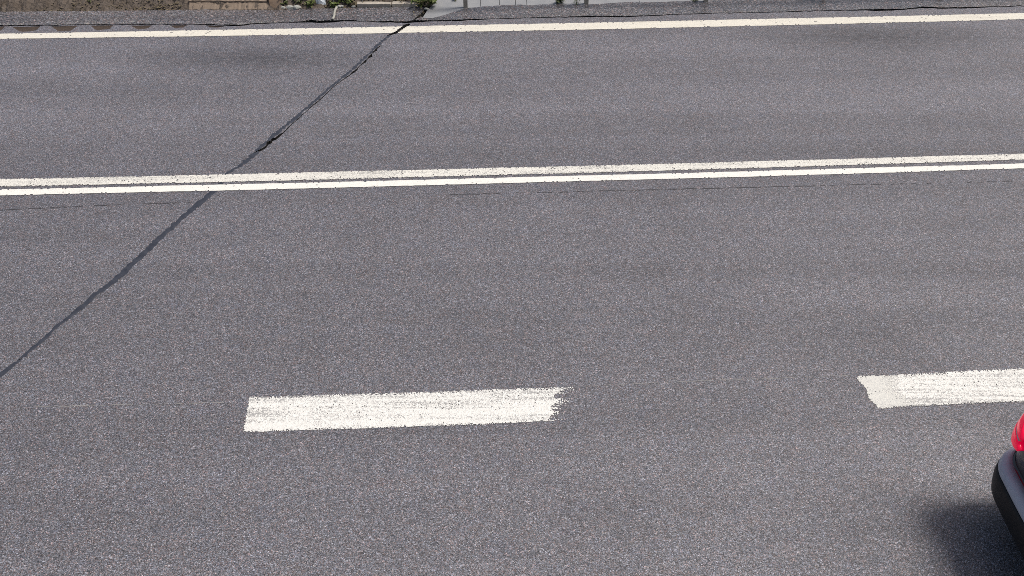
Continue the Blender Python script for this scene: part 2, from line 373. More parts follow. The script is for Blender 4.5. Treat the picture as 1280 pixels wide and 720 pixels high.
# ------------------------------------------------------------------ painted markings: real flakes of paint, chips missing
def nz1(n, k):                                            # smooth 1-D noise
    a = rng.random(n//k+3); t = np.arange(n)/k; i = t.astype(int); f = t-i; f = f*f*(3-2*f); return a[i]*(1-f)+a[i+1]*f
def nz2(n, m, k, l):
    a = rng.random((n//k+3, m//l+3)); t = np.arange(n)/k; i = t.astype(int); f = (t-i)[:, None]; f = f*f*(3-2*f)
    u = np.arange(m)/l; j = u.astype(int); h = (u-j)[None]; h = h*h*(3-2*h)
    return (a[i][:, j]*(1-f)+a[i+1][:, j]*f)*(1-h) + (a[i][:, j+1]*(1-f)+a[i+1][:, j+1]*f)*h
def stripe(name, label, Ft, Fb, x0, x1, cx, rows, mat, z, wear, ends=None, edge_jit=.006, avoid=()):
    n = int((x1-x0)/cx); xs = np.linspace(x0, x1, n+1)
    yt = ev(Ft, xs) + (nz1(n+1, 4)-.5)*edge_jit + (nz1(n+1, 60)-.5)*edge_jit*1.4; yb = ev(Fb, xs) + (nz1(n+1, 4)-.5)*edge_jit + (nz1(n+1, 60)-.5)*edge_jit*1.4
    t = np.linspace(0, 1, rows+1)
    X = np.repeat(xs[:, None], rows+1, 1); Y = yb[:, None]*(1-t)+yt[:, None]*t
    keep = wear(n, rows) if wear else np.ones((n, rows), bool)
    xc = (xs[:-1]+xs[1:])/2
    if ends is not None:
        keep &= ends(xc[:, None]+0*t[None, 1:], ((t[:-1]+t[1:])/2)[None]+0*xc[:, None])
    for av in avoid:
        ax = [q[0] for q in av]; lo, hi = min(ax)-.02, max(ax)+.02
        for i in np.nonzero((xc > lo) & (xc < hi))[0]:
            for j in range(rows):
                if keep[i, j] and pin((xc[i], (Y[i, j]+Y[i, j+1])/2), av): keep[i, j] = False
    I, Jn = np.nonzero(keep); a = I*(rows+1)+Jn
    quads = np.stack([a, a+rows+1, a+rows+2, a+1], 1)
    V = np.stack([X.ravel(), Y.ravel(), np.full(X.size, z)], 1)
    used, inv = np.unique(quads, return_inverse=True); V = V[used]; quads = inv.reshape(-1, 4)
    me = bpy.data.meshes.new(name); me.vertices.add(len(V)); me.vertices.foreach_set('co', V.ravel())
    me.loops.add(quads.size); me.loops.foreach_set('vertex_index', quads.ravel().astype(np.int32))
    me.polygons.add(len(quads)); me.polygons.foreach_set('loop_start', np.arange(0, quads.size, 4, dtype=np.int32)); me.update(calc_edges=True)
    o = link(name, me, mat, road); o['label'] = label; return o
def wear_speckle(p, edge=.35, kx=2, ky=1):
    def f(n, m):
        w = rng.random((n, m)); c = nz2(n, m, 7, 3)
        k = w > p*(.2+2.2*(c > .62))
        r = rng.random((n, m)); k[:, 0] &= r[:, 0] > edge; k[:, -1] &= r[:, -1] > edge
        return k
    return f
big = [[(x, y) for x, y in p] for p in cr_polys]
def fat(p, k):                                             # paint breaks away a little beyond the crack
    L, R = ribbon([(x, y, wd+k) for x, y, wd in p], .2, .03); return [tuple(q[:2]) for q in L+R[::-1]]
av = [fat(CRACK2, 1.6)]
stripe('edge_line', 'solid cream white edge line along the far shoulder', F_edge[0], F_edge[1], -10, 10.2, .022, 12, M['edge'], .004, wear_speckle(.006, .12), avoid=av)
stripe('centre_line', 'speckled worn upper line of the double centre line', F_c1[0], F_c1[1], -7, 7, .014, 12, M['white'], .0052, wear_speckle(.022, .22))
stripe('centre_line', 'cleaner lower line of the double centre line', F_c2[0], F_c2[1], -7, 7, .016, 8, M['white_new'], .0056, wear_speckle(.002, .08))
for s in (-1, 1):                                           # on along the road, beyond the surveyed stretch
    for nm, Fq, m, z, xx, lb in (('edge_line', F_edge, 'edge', .004, (10, 10.2), 'cream white edge line'), ('centre_line', F_c1, 'white', .0052, (7, 7), 'upper line of the double centre line'), ('centre_line', F_c2, 'white_new', .0056, (7, 7), 'lower line of the double centre line')):
        a, b = (XL, -xx[0]-.001) if s < 0 else (xx[1]+.001, XR)
        stripe(nm, lb + (', onward to the left' if s < 0 else ', onward to the right'), Fq[0], Fq[1], a, b, .5, 1, M[m], z, None, edge_jit=0)
d1a, d1b = G(302, 519)[0], G(716, 506)[0]; d2a = G(1071, 472)[0]
def dash_wear(n, m):
    t = np.linspace(0, 1, m)[None]; band = np.exp(-((t-.66)/.10)**2)*.9 + np.exp(-((t-.48)/.09)**2)*.45 + np.exp(-((t-.80)/.07)**2)*.25
    c = nz2(n, m, 26, 2); p = .002 + .05*band*np.clip(c*1.5-.25, 0, 1)
    k = rng.random((n, m)) > p
    r = rng.random((n, m)); k[:, 0] &= r[:, 0] > .35; k[:, 1] &= r[:, 1] > .12; k[:, -1] &= r[:, -1] > .5; k[:, -2] &= r[:, -2] > .3; k[:, -3] &= r[:, -3] > .15
    return k
xb, xt = G(303, 541)[0], G(311, 497)[0]
def ends1(X, T):
    left = X - (xb*(1-T) + xt*T + .03*np.clip(np.abs(T-.5)-.38, 0, 1) + .014*rng.random(X.shape))
    e = d1b - .19 + .10*np.clip(T-.25, 0, 1) - .02*np.sin(T*19)
    p = np.clip(1-(X-e)/(.10+.07*T), 0, 1); p[X < e] = 1
    streak = (nz1(X.shape[1], 2)[None] > .25)
    return (left > 0) & ((p >= 1) | ((rng.random(X.shape) < p*.62) & streak) | ((T > .95) & (X < d1b+.01)))
stripe('lane_dash', 'wide white lane dash with a ragged, frayed right end', F_d[0], F_d[1], d1a-.02, d1b+.02, .0085, 44, M['white_thick'], .0046, dash_wear, ends1, .008)
def ends2(X, T):
    return X > d2a + (1-T)*.055 + .012*np.sin(T*11+1) + .012*rng.random(X.shape)
M['tip'] = paint('old_paint', (.65, .64, .585), (.40, .395, .38), .34)
stripe('lane_dash_tip', 'dull cream older paint at the left tip of the cut off dash', F_d[0], F_d[1], d2a-.02, d2a+.42, .0085, 44, M['tip'], .0030, dash_wear, ends2, .012)
def ends3(X, T):
    e = d2a + .20 + .10*(1-T) + .03*np.sin(T*9); q = np.clip((X-e+.04)/.16, 0, 1); return rng.random(X.shape) < q**1.5
stripe('lane_dash', 'wide white lane dash cut off by the right picture edge', F_d[0], F_d[1], d2a-.02, d2a+(d1b-d1a), .0085, 44, M['white_thick'], .0046, dash_wear, ends3, .008)
per = d2a-d1a
for k, lb in ((-1, 'wide white lane dash next to the left'), (-2, 'wide white lane dash two to the left'), (2, 'wide white lane dash next to the right'), (3, 'wide white lane dash two to the right')):
    stripe('lane_dash', lb, F_d[0], F_d[1], d1a+per*k, d1a+per*k+(d1b-d1a), .06, 8, M['white_thick'], .0046, wear_speckle(.02), edge_jit=.01)

# ------------------------------------------------------------------ verge beyond the shoulder
def strip_h(xs, yin, yout, zf, name, mat, m=24, kind='structure'):
    V, F = [], []
    for i, x in enumerate(xs):
        for j in range(m+1):
            t = j/m; y = yin(x)*(1-t)+yout(x)*t; V.append((x, y, zf(x, t)))
    for i in range(len(xs)-1):
        for j in range(m):
            a = i*(m+1)+j; F.append((a, a+m+1, a+m+2, a+1))
    return tag(link(name, mesh(name, V, F), mat, smooth=False), kind=kind)
rx = np.array([p[0] for p in rim]); ry = np.array([p[1] for p in rim]); order = np.argsort(rx, kind='stable')
def rim_y(x):
    if x < rim[0][0]: return float(ev(F_edge[0], x)+o_l)
    if x > rim[-1][0]: return float(ev(F_edge[0], x)+o_r)
    return float(np.interp(x, rx[order], ry[order]))
XSPLIT = G(540, 6)[0]
def bank(x, t):
    base = -.03 + .14*min(t*13, 1) + t*.30
    return base + random.uniform(-.022, .03) + .03*math.sin(x*3.1+t*9)*math.sin(x*1.3-t*20)
strip_h(list(np.linspace(XL, -9, 30)) + list(np.arange(-8.9, XSPLIT, .05)) + [XSPLIT], lambda x: rim_y(x)-.02 if x < XSPLIT-.6 else float(ev(F_edge[0], x)+1.0), lambda x: rim_y(XSPLIT-1)+3.2+.05*x, lambda x, t: bank(x, t)-.012, 'soil_bank', M['soil'], 40)
strip_h(list(np.arange(XSPLIT+.004, 9, .12)) + list(np.linspace(9.1, XR, 30)), lambda x: float(ev(F_edge[0], x)+1.45), lambda x: float(ev(F_edge[0], x)+4.5), lambda x, t: -.04 + t*.25+random.uniform(-.01, .012), 'grass_verge', M['verge'], 26)

# pale concrete strip behind the shoulder on the right, cast in lengths
conc = empty('concrete_strip'); tag(conc, kind='structure')
cuts_px = [528, 600.5, 624.5, 644.5, 658.5, 800, 960, 1120, 1290, 1460, 1630, 1800, 1970, 2140, 2310, 2480]
def top_y(x): return float(ev(F_edge[0], x)+1.42)
pl = G(543, 0)
for i in range(len(cuts_px)-1):
    a = G(cuts_px[i], 4)[0]+.004; b = G(cuts_px[i+1], 4)[0]-.004
    bm = bmesh.new(); xs = np.linspace(a, b, 14)
    pts = []
    for x in xs: pts.append((x, rim_y(x)-.30 if x > XSPLIT+.3 else float(G(535, 22)[1])-.02))
    if i == 0:
        low = [G(*q)[:2] for q in [(528.5,21.4),(534,22.2),(545,22.2)]]; pts = [tuple(q) for q in low] + [p for p in pts if p[0] > low[-1][0]+.05]
        up = [(x, top_y(x)) for x in xs if x > G(546, 2)[0]] ; up = [tuple(G(535,11)[:2]), tuple(G(541, 6)[:2]), tuple(G(545,1)[:2])] + up
    else: up = [(x, top_y(x)) for x in xs]
    lp = pts + up[::-1]
    zt = -.008 if i else -.006
    v = [bm.verts.new((x, y, zt)) for x, y in lp]; f = bm.faces.new(v)
    r = bmesh.ops.extrude_face_region(bm, geom=[f])
    for e in r['geom']:
        if isinstance(e, bmesh.types.BMVert): e.co.z = -.12
    bmesh.ops.recalc_face_normals(bm, faces=bm.faces[:])
    bmesh.ops.triangulate(bm, faces=[q for q in bm.faces if len(q.verts) > 4])
    me = bpy.data.meshes.new('slab'); bm.to_mesh(me); bm.free()
    link('slab', me, M['concrete'], conc)

def box_bm(bm, c, s, rz=0, jit=0.0, rx=0):
    r = bmesh.ops.create_cube(bm, size=1); m = Matrix.Translation(c) @ Matrix.Rotation(rz, 4, 'Z') @ Matrix.Rotation(rx, 4, 'X') @ Matrix.Diagonal((*s, 1))
    bmesh.ops.transform(bm, matrix=m, verts=r['verts'])
    if jit:
        for v in r['verts']: v.co += Vector([random.uniform(-jit, jit) for _ in range(3)])
    return r['verts']
def from_bm(name, bm, mat, parent=None, bevel=0.0, smooth=False):
    if bevel: bmesh.ops.bevel(bm, geom=bm.edges[:], offset=bevel, segments=2, affect='EDGES', clamp_overlap=True)
    me = bpy.data.meshes.new(name); bm.to_mesh(me); bm.free(); return link(name, me, mat, parent, smooth)

# tan kerb beam with a lip, left
a, b = G(236, 11.6), G(335.5, 11.9); mid = (a+b)/2; rz = math.atan2(b.y-a.y, b.x-a.x); Ln = (b-a).length
kerb = empty('kerb_beam', (mid.x, mid.y, 0), rz); tag(kerb, 'long tan concrete kerb beam with a lip, at the bank left of the weeds', 'kerb')
bm = bmesh.new(); n = 40; prof = [(-.01, -.05), (.0, .0), (.075, .055), (.10, .075), (.14, .08), (.15, -.05)]
def sweep(bm, prof, L, n, jit):
    rows = []
    for i in range(n+1):
        x = -L/2+L*i/n; rows.append([bm.verts.new((x, p[0]+random.uniform(-jit, jit), p[1]+random.uniform(-jit, jit))) for p in prof])
    for i in range(n):
        for j in range(len(prof)-1): bm.faces.new((rows[i][j], rows[i+1][j], rows[i+1][j+1], rows[i][j+1]))
    bm.faces.new(rows[0]); bm.faces.new(rows[-1][::-1])
sweep(bm, prof, Ln, n, .006); bmesh.ops.recalc_face_normals(bm, faces=bm.faces[:])
from_bm('face', bm, M['kerb'], kerb)
bm = bmesh.new(); sweep(bm, [(.14, .07), (.105, .085), (.10, .105), (.11, .116), (.17, .118), (.175, .07)], Ln*.98, n, .004); bmesh.ops.recalc_face_normals(bm, faces=bm.faces[:])
o = from_bm('lip', bm, M['kerb_lip'], kerb); o.location.x = -.02
# brown slab stone leaning at the kerb's end
p = G(343.5, 11.6); st = empty('stone', (p.x, p.y, 0), .1)
bm = bmesh.new(); q = [(-.08,0,-.02),(.06,0,-.02),(.15,.20,.26),(.10,.24,.36),(-.09,.22,.34),(-.11,.10,.18)]
v1 = [bm.verts.new(c) for c in q]; v2 = [bm.verts.new((c[0], c[1]+.09, c[2]-.03)) for c in q]
bm.faces.new(v1); bm.faces.new(v2[::-1])
for i in range(6): bm.faces.new((v1[i], v2[i], v2[(i+1) % 6], v1[(i+1) % 6]))
bmesh.ops.recalc_face_normals(bm, faces=bm.faces[:])
C.objects.unlink(st); bpy.data.objects.remove(st)
o = from_bm('stone', bm, M['stone'], None, .012); o.location = (p.x, p.y, 0); tag(o, 'flat brown stone leaning at the right end of the tan kerb beam', 'stone')
# pale kerb stones
for i, (x0, x1, y, lb) in enumerate([(446, 489, 9.2, 'pale flush kerb stone at the shoulder edge, left of its pair'), (490.5, 523, 8.7, 'pale flush kerb stone at the shoulder edge, beside the green bush')]):
    a, b = G(x0, y), G(x1, y-.4); bm = bmesh.new(); L = (b-a).length
    box_bm(bm, (0, .05, .0), (L, .1, .10), 0, .008); bmesh.ops.subdivide_edges(bm, edges=bm.edges[:], cuts=2)
    for v in bm.verts: v.co += Vector([random.uniform(-.006, .006) for _ in range(3)])
    o = from_bm('kerb_stone', bm, M['kerb_pale']); m = (a+b)/2; o.location = (m.x, m.y, 0); o.rotation_euler.z = math.atan2(b.y-a.y, b.x-a.x)
    tag(o, lb, 'kerb stone', 'pale kerb stones')
# pebbles at the foot of the weeds
def pebble(x, y, r, lb):
    p = G(x, y); bm = bmesh.new(); bmesh.ops.create_icosphere(bm, subdivisions=2, radius=1)
    for v in bm.verts: v.co = Vector((v.co.x*r*1.35, v.co.y*r*.9, v.co.z*r*.75))*random.uniform(.86, 1.1)
    o = from_bm('stone', bm, M['pebble']); o.location = (p.x, p.y, r*.3); o.rotation_euler.z = random.uniform(-.4, .4); tag(o, lb, 'stone', 'pale stones at the shoulder edge')
pebble(354, 10.6, .035, 'small pale stone just right of the leaning brown stone')
pebble(362.5, 10.6, .05, 'pale stone under the weeds, middle of three left of the wrapper')
pebble(371, 10.6, .055, 'pale stone under the weeds, nearest left of the white wrapper')
pebble(423.5, 9.0, .035, 'small pale stone at the top of the bleached stick')
pebble(427, 8.6, .03, 'tiny pale stone just right of the stick top')
pebble(442, 8.8, .03, 'small pale stone left of the pale kerb stones')
pebble(533, 11.9, .03, 'small pale stone in the crack below the green bush')
pebble(212.5, 33.6-.2, .014, 'tiny pale stone beside the dips at the edge line')
# stick
a, b = G(420.6, 10.2), G(416.0, 25.2); bm = bmesh.new(); L = (b-a).length; N = 14; K = 8; rows = []
for i in range(N+1):
    t = i/N; r = .020*(.85+.25*random.random()); c = Vector((.006*math.sin(t*7), -L/2+L*t, .016))
    rows.append([bm.verts.new(c+Vector((r*math.cos(k*2*math.pi/K), 0, .75*r*math.sin(k*2*math.pi/K)))) for k in range(K)])
for i in range(N):
    for k in range(K): bm.faces.new((rows[i][k], rows[i][(k+1) % K], rows[i+1][(k+1) % K], rows[i+1][k]))
bm.faces.new(rows[0]); bm.faces.new(rows[-1]); bmesh.ops.recalc_face_normals(bm, faces=bm.faces[:])
o = from_bm('stick', bm, M['stick'], smooth=True); m = (a+b)/2; o.location = (m.x, m.y, .002); o.rotation_euler.z = math.atan2(a.x-b.x, -(a.y-b.y))+math.pi
o.rotation_euler.z = math.atan2((a-b).y, (a-b).x)-math.pi/2
tag(o, 'bleached straight stick lying across the shoulder below the weeds', 'stick')
# crumpled white wrapper
p = G(401, 8.6); bm = bmesh.new(); N = 7; gr = []
for i in range(N):
    gr.append([])
    for j in range(N):
        u, v = i/(N-1)-.5, j/(N-1)-.5
        gr[i].append(bm.verts.new((u*.15+random.uniform(-.012, .012), v*.10+random.uniform(-.012, .012)+.02, .06+random.uniform(-.012, .014)+v*.28-abs(u)*.14)))
for i in range(N-1):
    for j in range(N-1): bm.faces.new((gr[i][j], gr[i+1][j], gr[i+1][j+1], gr[i][j+1]))
o = from_bm('litter', bm, M['litter']); o.location = (p.x, p.y, -.01); sm = o.modifiers.new('thick', 'SOLIDIFY'); sm.thickness = .003
tag(o, 'crumpled white wrapper caught in the weeds', 'litter')

# ------------------------------------------------------------------ guard rail: posts and beam
gr_x = [G(582, 9.2)[0] + (G(733, 5)[0]-G(582, 9.2)[0])*k for k in range(0, 14)]
def rail_y(x): return float(np.interp(x, [G(582,9.4)[0], G(733,4.8)[0], G(882,2.6)[0]], [G(582,9.4)[1], G(733,4.8)[1], G(882,2.6)[1]])) if x < G(882,2)[0] else float(ev(F_edge[0], x)+G(882,2.6)[1]-ev(F_edge[0], G(882,2.6)[0]))
rail = empty('guard_rail', (gr_x[0], rail_y(gr_x[0]), 0)); tag(rail, 'grey steel guard rail on narrow posts along the pale concrete strip', 'guard rail')
bx0, by0 = gr_x[0], rail_y(gr_x[0])
bm = bmesh.new(); W2, D2, Tk = .034, .05, .006                    # a C-section post
prof = [(-W2, 0), (W2, 0), (W2, D2), (W2-.012, D2), (W2-.012, D2-Tk), (W2-Tk, D2-Tk), (W2-Tk, Tk), (-W2+Tk, Tk), (-W2+Tk, D2), (-W2, D2)]
lo = [bm.verts.new((x, y, -.10)) for x, y in prof]; hi = [bm.verts.new((x, y, .72)) for x, y in prof]
for i in range(len(prof)): j = (i+1) % len(prof); bm.faces.new((lo[i], lo[j], hi[j], hi[i]))
bm.faces.new(hi); bmesh.ops.recalc_face_normals(bm, faces=bm.faces[:])
post_me = bpy.data.meshes.new('post'); bm.to_mesh(post_me); bm.free(); post_me.materials.append(M['steel'])
for x in gr_x:
    o = bpy.data.objects.new('post', post_me); C.objects.link(o); o.parent = rail; o.location = (x-bx0, rail_y(x)-by0, 0); o.rotation_euler.z = .05
bm = bmesh.new(); pr = [(-.03, .44), (-.06, .47), (-.085, .50), (-.085, .53), (-.04, .57), (-.02, .595), (-.04, .62), (-.085, .66), (-.085, .69), (-.06, .72), (-.03, .75)]
xs = np.linspace(gr_x[0]-.5, gr_x[-1]+.5, 40); rows = []
for x in xs: rows.append([bm.verts.new((x-bx0, rail_y(x)-by0+q[0]-.002, q[1])) for q in pr])
for i in range(len(xs)-1):
    for j in range(len(pr)-1): bm.faces.new((rows[i][j], rows[i+1][j], rows[i+1][j+1], rows[i][j+1]))
o = from_bm('beam', bm, M['rail_steel'], rail); o.modifiers.new('thick', 'SOLIDIFY').thickness = .004

# ------------------------------------------------------------------ weeds, litter and grass
def leaf(V, F, base, d, up, L, wd, curl):
    side = d.cross(up).normalized(); n = 4; b0 = len(V)
    for i in range(n+1):
        t = i/n; wv = wd*math.sin(math.pi*min(.08+t*.92, 1))*.5; c = base + d*(L*t) + up*(L*(.55*t-curl*t*t))
        V += [c-side*wv, c+side*wv]
    for i in range(n): a = b0+2*i; F.append((a, a+2, a+3, a+1))
def plant(x, y, h, r, n, mats, label, leafL=.07, leafW=.03, stalk=0, group='weeds at the shoulder edge', seedv=0):
    p = G(x, y); root = empty('weed', (p.x, p.y, 0)); tag(root, label, 'weed', group); R = random.Random(seedv+int(x*7))
    V, F, SV, SF = [], [], [], []
    ns = max(4, n//9)
    for s in range(ns):
        a = R.uniform(0, 2*math.pi); rr = r*math.sqrt(R.random()); hh = h*R.uniform(.45, 1)*(1-.4*rr/r)
        top = Vector((rr*math.cos(a), rr*math.sin(a)*.8, hh)); b0 = Vector((top.x*.35, top.y*.35, -.03))
        i0 = len(SV); w_ = Vector((.004, 0, 0)); u_ = Vector((0, .004, 0))
        SV += [b0-w_, b0+w_, b0+u_, top-w_*.5, top+w_*.5, top+u_*.5]; SF += [(i0, i0+1, i0+4, i0+3), (i0+1, i0+2, i0+5, i0+4), (i0+2, i0, i0+3, i0+5)]
        for k in range(n//ns):
            t = R.uniform(.25, 1.0); c = b0.lerp(top, t); an = R.uniform(0, 2*math.pi)
            d = Vector((math.cos(an), math.sin(an), R.uniform(-.2, .5))).normalized()
            leaf(V, F, c, d, Vector((0, 0, 1)), leafL*R.uniform(.6, 1.25), leafW*R.uniform(.7, 1.3), R.uniform(.3, .9))
    link('leaves', mesh('leaves', V, F), mats[0], root); link('stems', mesh('stems', SV, SF), M['stem'], root)
    if stalk:
        V2 = [(-.006, 0, 0), (.006, 0, 0), (0, .008, 0), (.012, .04, stalk), (.018, .04, stalk), (.015, .046, stalk)]
        link('stalk', mesh('stalk', V2, [(0,1,4,3),(1,2,5,4),(2,0,3,5)]), M['stick'], root)
    return root
plant(356, 7.0, .22, .10, 60, [M['leaf_dark']], 'low dark weed between the brown stone and the first pale stones', seedv=1)
plant(376, 6.5, .26, .13, 80, [M['leaf_dark']], 'dark tangled weed left of the white wrapper', seedv=2)
plant(388, 8.0, .20, .10, 60, [M['leaf']], 'yellow green weed touching the white wrapper on its left', seedv=3)
plant(380.5, 8.6, .09, .05, 20, [M['dry']], 'small dry brown weed under the dark tangle', .05, .02, seedv=4)
plant(417, 8.4, .16, .09, 45, [M['leaf']], 'small green weed at the top of the bleached stick', stalk=.30, seedv=5)
plant(434, 6.8, .24, .14, 90, [M['leaf']], 'bright green leafy weed right of the stick', seedv=6)
plant(444, 7.4, .13, .08, 30, [M['dry']], 'dry straw coloured weed beside the left pale kerb stone', .08, .012, seedv=7)
plant(453.5, 8.0, .05, .03, 12, [M['dry']], 'single thin stalk rising over the left pale kerb stone', .03, .012, stalk=.28, seedv=8)
plant(503, 6.8, .09, .07, 30, [M['dry']], 'low dry weed behind the right pale kerb stone', .07, .012, seedv=9)
plant(532, 6.0, .42, .24, 240, [M['leaf']], 'bushy fresh green weed at the corner of the pale concrete', .09, .045, seedv=10)
BK = ['just right of the brown stone', 'behind the dark tangle', 'behind the white wrapper', 'above the stick', 'behind the bright green weed', 'behind the left pale kerb stone', 'behind the gap between the pale kerb stones', 'left of the green bush']
for i, (x, y, h) in enumerate([(360, 1.5, .34), (378, .5, .36), (398, 0, .34), (416, 1, .32), (436, -.5, .36), (458, -1.5, .3), (482, -2, .3), (506, -1.5, .34)]):
    plant(x, y, h, .30, 150, [M['leaf_dark']], 'shady dark weed at the picture top, ' + BK[i], .08, .035, group='dark weeds on the bank', seedv=30+i)
for x, y, lb in ((22, 4, 'low mossy weed on the soil bank at the far left'), (118, 5.5, 'low mossy weed on the soil bank near its middle'), (172, 3, 'low mossy weed on the soil bank left of the tan kerb beam')):
    plant(x, y, .10, .16, 60, [M['leaf_dark']], lb, .05, .02, group='mossy weeds on the soil bank', seedv=50).location.z = .07
plant(569, .5, .10, .05, 24, [M['leaf_dark']], 'tiny dark weed in the concrete left of the first post', .05, .02, seedv=11)
plant(699, 3.6, .16, .08, 50, [M['leaf_dark']], 'dark round weed growing at the shoulder edge left of the second post', .06, .03, seedv=12)
plant(721, 5.6, .12, .05, 24, [M['leaf']], 'sparse thin weed close to the left of the second post', .07, .012, seedv=13)
plant(868, 1.2, .06, .05, 20, [M['leaf_dark']], 'tiny weed left of the third post at the picture top', .05, .02, seedv=14)
# leaf litter and grit over the bank: nobody could count it
V, F = [], []
for i in range(5200):
    x = random.uniform(-9.5, XSPLIT-.1); t = random.random()**1.6*.6; y = rim_y(x)+.02+t*3.0
    if G(230, 5)[0] < x < G(350, 5)[0] and t < .12: continue
    c = Vector((x, y, -.03+.14*min(t*13*.94, 1)+t*.29+.012)); a = random.uniform(0, 6.28); L = random.uniform(.02, .05)
    leaf(V, F, c, Vector((math.cos(a), math.sin(a), random.uniform(0, .3))), Vector((0,0,1)), L, L*.6, .6)
tag(link('leaf_litter', mesh('leaf_litter', V, F), M['dry']), 'brown leaf litter strewn over the soil bank', 'leaf litter', kind='stuff')
V, F = [], []
def blade(x, y, z, h):
    a = random.uniform(0, 6.28); ln = random.uniform(.1, .6)*h; b0 = len(V); s = Vector((math.cos(a+1.57), math.sin(a+1.57), 0))*.005
    for t in (0, .5, 1):
        c = Vector((x+math.cos(a)*ln*t*t, y+math.sin(a)*ln*t*t, z+h*t)); V.extend([c-s*(1-t*.85), c+s*(1-t*.85)])
    F.extend([(b0, b0+1, b0+3, b0+2), (b0+2, b0+3, b0+5, b0+4)])
for i in range(9000):
    x = random.uniform(-9, 10); 
    if x < XSPLIT: y = rim_y(x)+random.uniform(.3, 3.0); t = (y-rim_y(x))/3.2; z = -.05+.14*min(t*13, 1)+t*.30
    else: t = random.random(); y = ev(F_edge[0], x)+1.47+t*3; z = -.05+t*.25
    blade(x, float(y), z, random.uniform(.05, .22)*(1 if x > XSPLIT else .7))
tag(link('verge_grass', mesh('verge_grass', V, F), M['grass']), 'sparse mixed grass growing on the verge', 'grass', kind='stuff')
# loose grit along the shoulder joint
V, F = [], []
for i in range(500):
    x, y, _ = jt[random.randrange(len(jt))]; p = G(x+random.uniform(-4, 4), y-abs(random.gauss(0, 1.6))-.6); s = random.uniform(.004, .011); b0 = len(V)
    V += [p+Vector((-s, 0, .001)), p+Vector((s*random.random(), -s, .001)), p+Vector((s, s*.5, .001)), p+Vector((0, 0, s))]; F += [(b0, b0+1, b0+3), (b0+1, b0+2, b0+3), (b0+2, b0, b0+3)]
tag(link('loose_grit', mesh('loose_grit', V, F), M['pebble']), 'pale loose grit along the shoulder joint', 'grit', kind='stuff')

# ------------------------------------------------------------------ the car leaving the picture on the right
def car_paint():
    a = NT('car_paint'); a.b.inputs['Coat Weight'].default_value = .8; a.b.inputs['Coat Roughness'].default_value = .06
    return a.out((.010, .011, .014), .35, a.bump(a.noise(900, 1).outputs[0], .02, .001))
M['car'] = car_paint()
M['bumper'] = simple('bumper_top_sky_sheen', (.50, .515, .57), .1, 60, .4, .05, .001)  # sky reflection on the dark bumper's top, put into the base colour
M['plastic'] = simple('black_plastic', (.012, .012, .013), .2, 60, .55, .1, .001)
M['glass'] = simple('dark_glass', (.012, .014, .016), .1, 5, .04, 0, .001)
M['tyre'] = simple('tyre_rubber', (.016, .016, .016), .3, 30, .8, .3, .003)
M['rim'] = simple('alloy', (.45, .45, .46), .1, 10, .3, .05, .001, metal=.9)
def lens(name, col, glow=None):
    a = NT(name); a.b.inputs['Coat Weight'].default_value = .15; a.b.inputs['Coat Roughness'].default_value = .1
    v = a.vor(60).outputs['Distance']
    if glow: a.b.inputs['Emission Color'].default_value = glow + (1,); a.b.inputs['Emission Strength'].default_value = .22
    return a.out(a.mix(a.rng(v, 0, .8, 0, .5), col, tuple(c*.55 for c in col)), .25)
M['red'] = lens('red_lens', (.78, .002, .04), (1.0, .0, .06)); M['clear'] = lens('clear_lens', (.7, .7, .68))
M['plate'] = simple('plate_white', (.75, .75, .73), .05, 10, .4, .02, .001)
# body: outlines in plan at rising levels (z, rear x, front x, half width, rear corner, front corner)
LOW = [(.20,.16,4.10,.78,.20,.35),(.26,.06,4.20,.84,.24,.42),(.34,.02,4.26,.875,.27,.48),(.46,0,4.28,.89,.28,.50),(.565,.004,4.27,.892,.28,.50),(.592,.018,4.26,.890,.28,.50),(.602,.05,4.255,.887,.27,.5),(.606,.10,4.25,.880,.25,.5),
       (.616,.112,4.25,.880,.24,.5),(.72,.09,4.24,.884,.25,.5),(.86,.075,4.12,.882,.25,.5),(.96,.085,3.85,.876,.24,.5),(1.04,.12,3.45,.855,.22,.45),(1.10,.21,3.05,.83,.22,.4)]
GH = [(t[0]+.10, t[1]-.05)+t[2:] for t in [(.985,.25,3.10,.815,.20,.34),(1.10,.345,2.85,.785,.20,.34),(1.22,.44,2.58,.745,.20,.34),(1.34,.54,2.30,.695,.20,.34),(1.41,.66,2.05,.64,.22,.34),(1.445,.86,1.80,.55,.22,.3),(1.455,1.1,1.6,.40,.2,.2)]]
def lev(T, z):
    z = max(T[0][0], min(T[-1][0], z))
    for a, b in zip(T, T[1:]):
        if z <= b[0]: t = (z-a[0])/(b[0]-a[0]); return [a[k]*(1-t)+b[k]*t for k in range(6)]
    return list(T[-1])
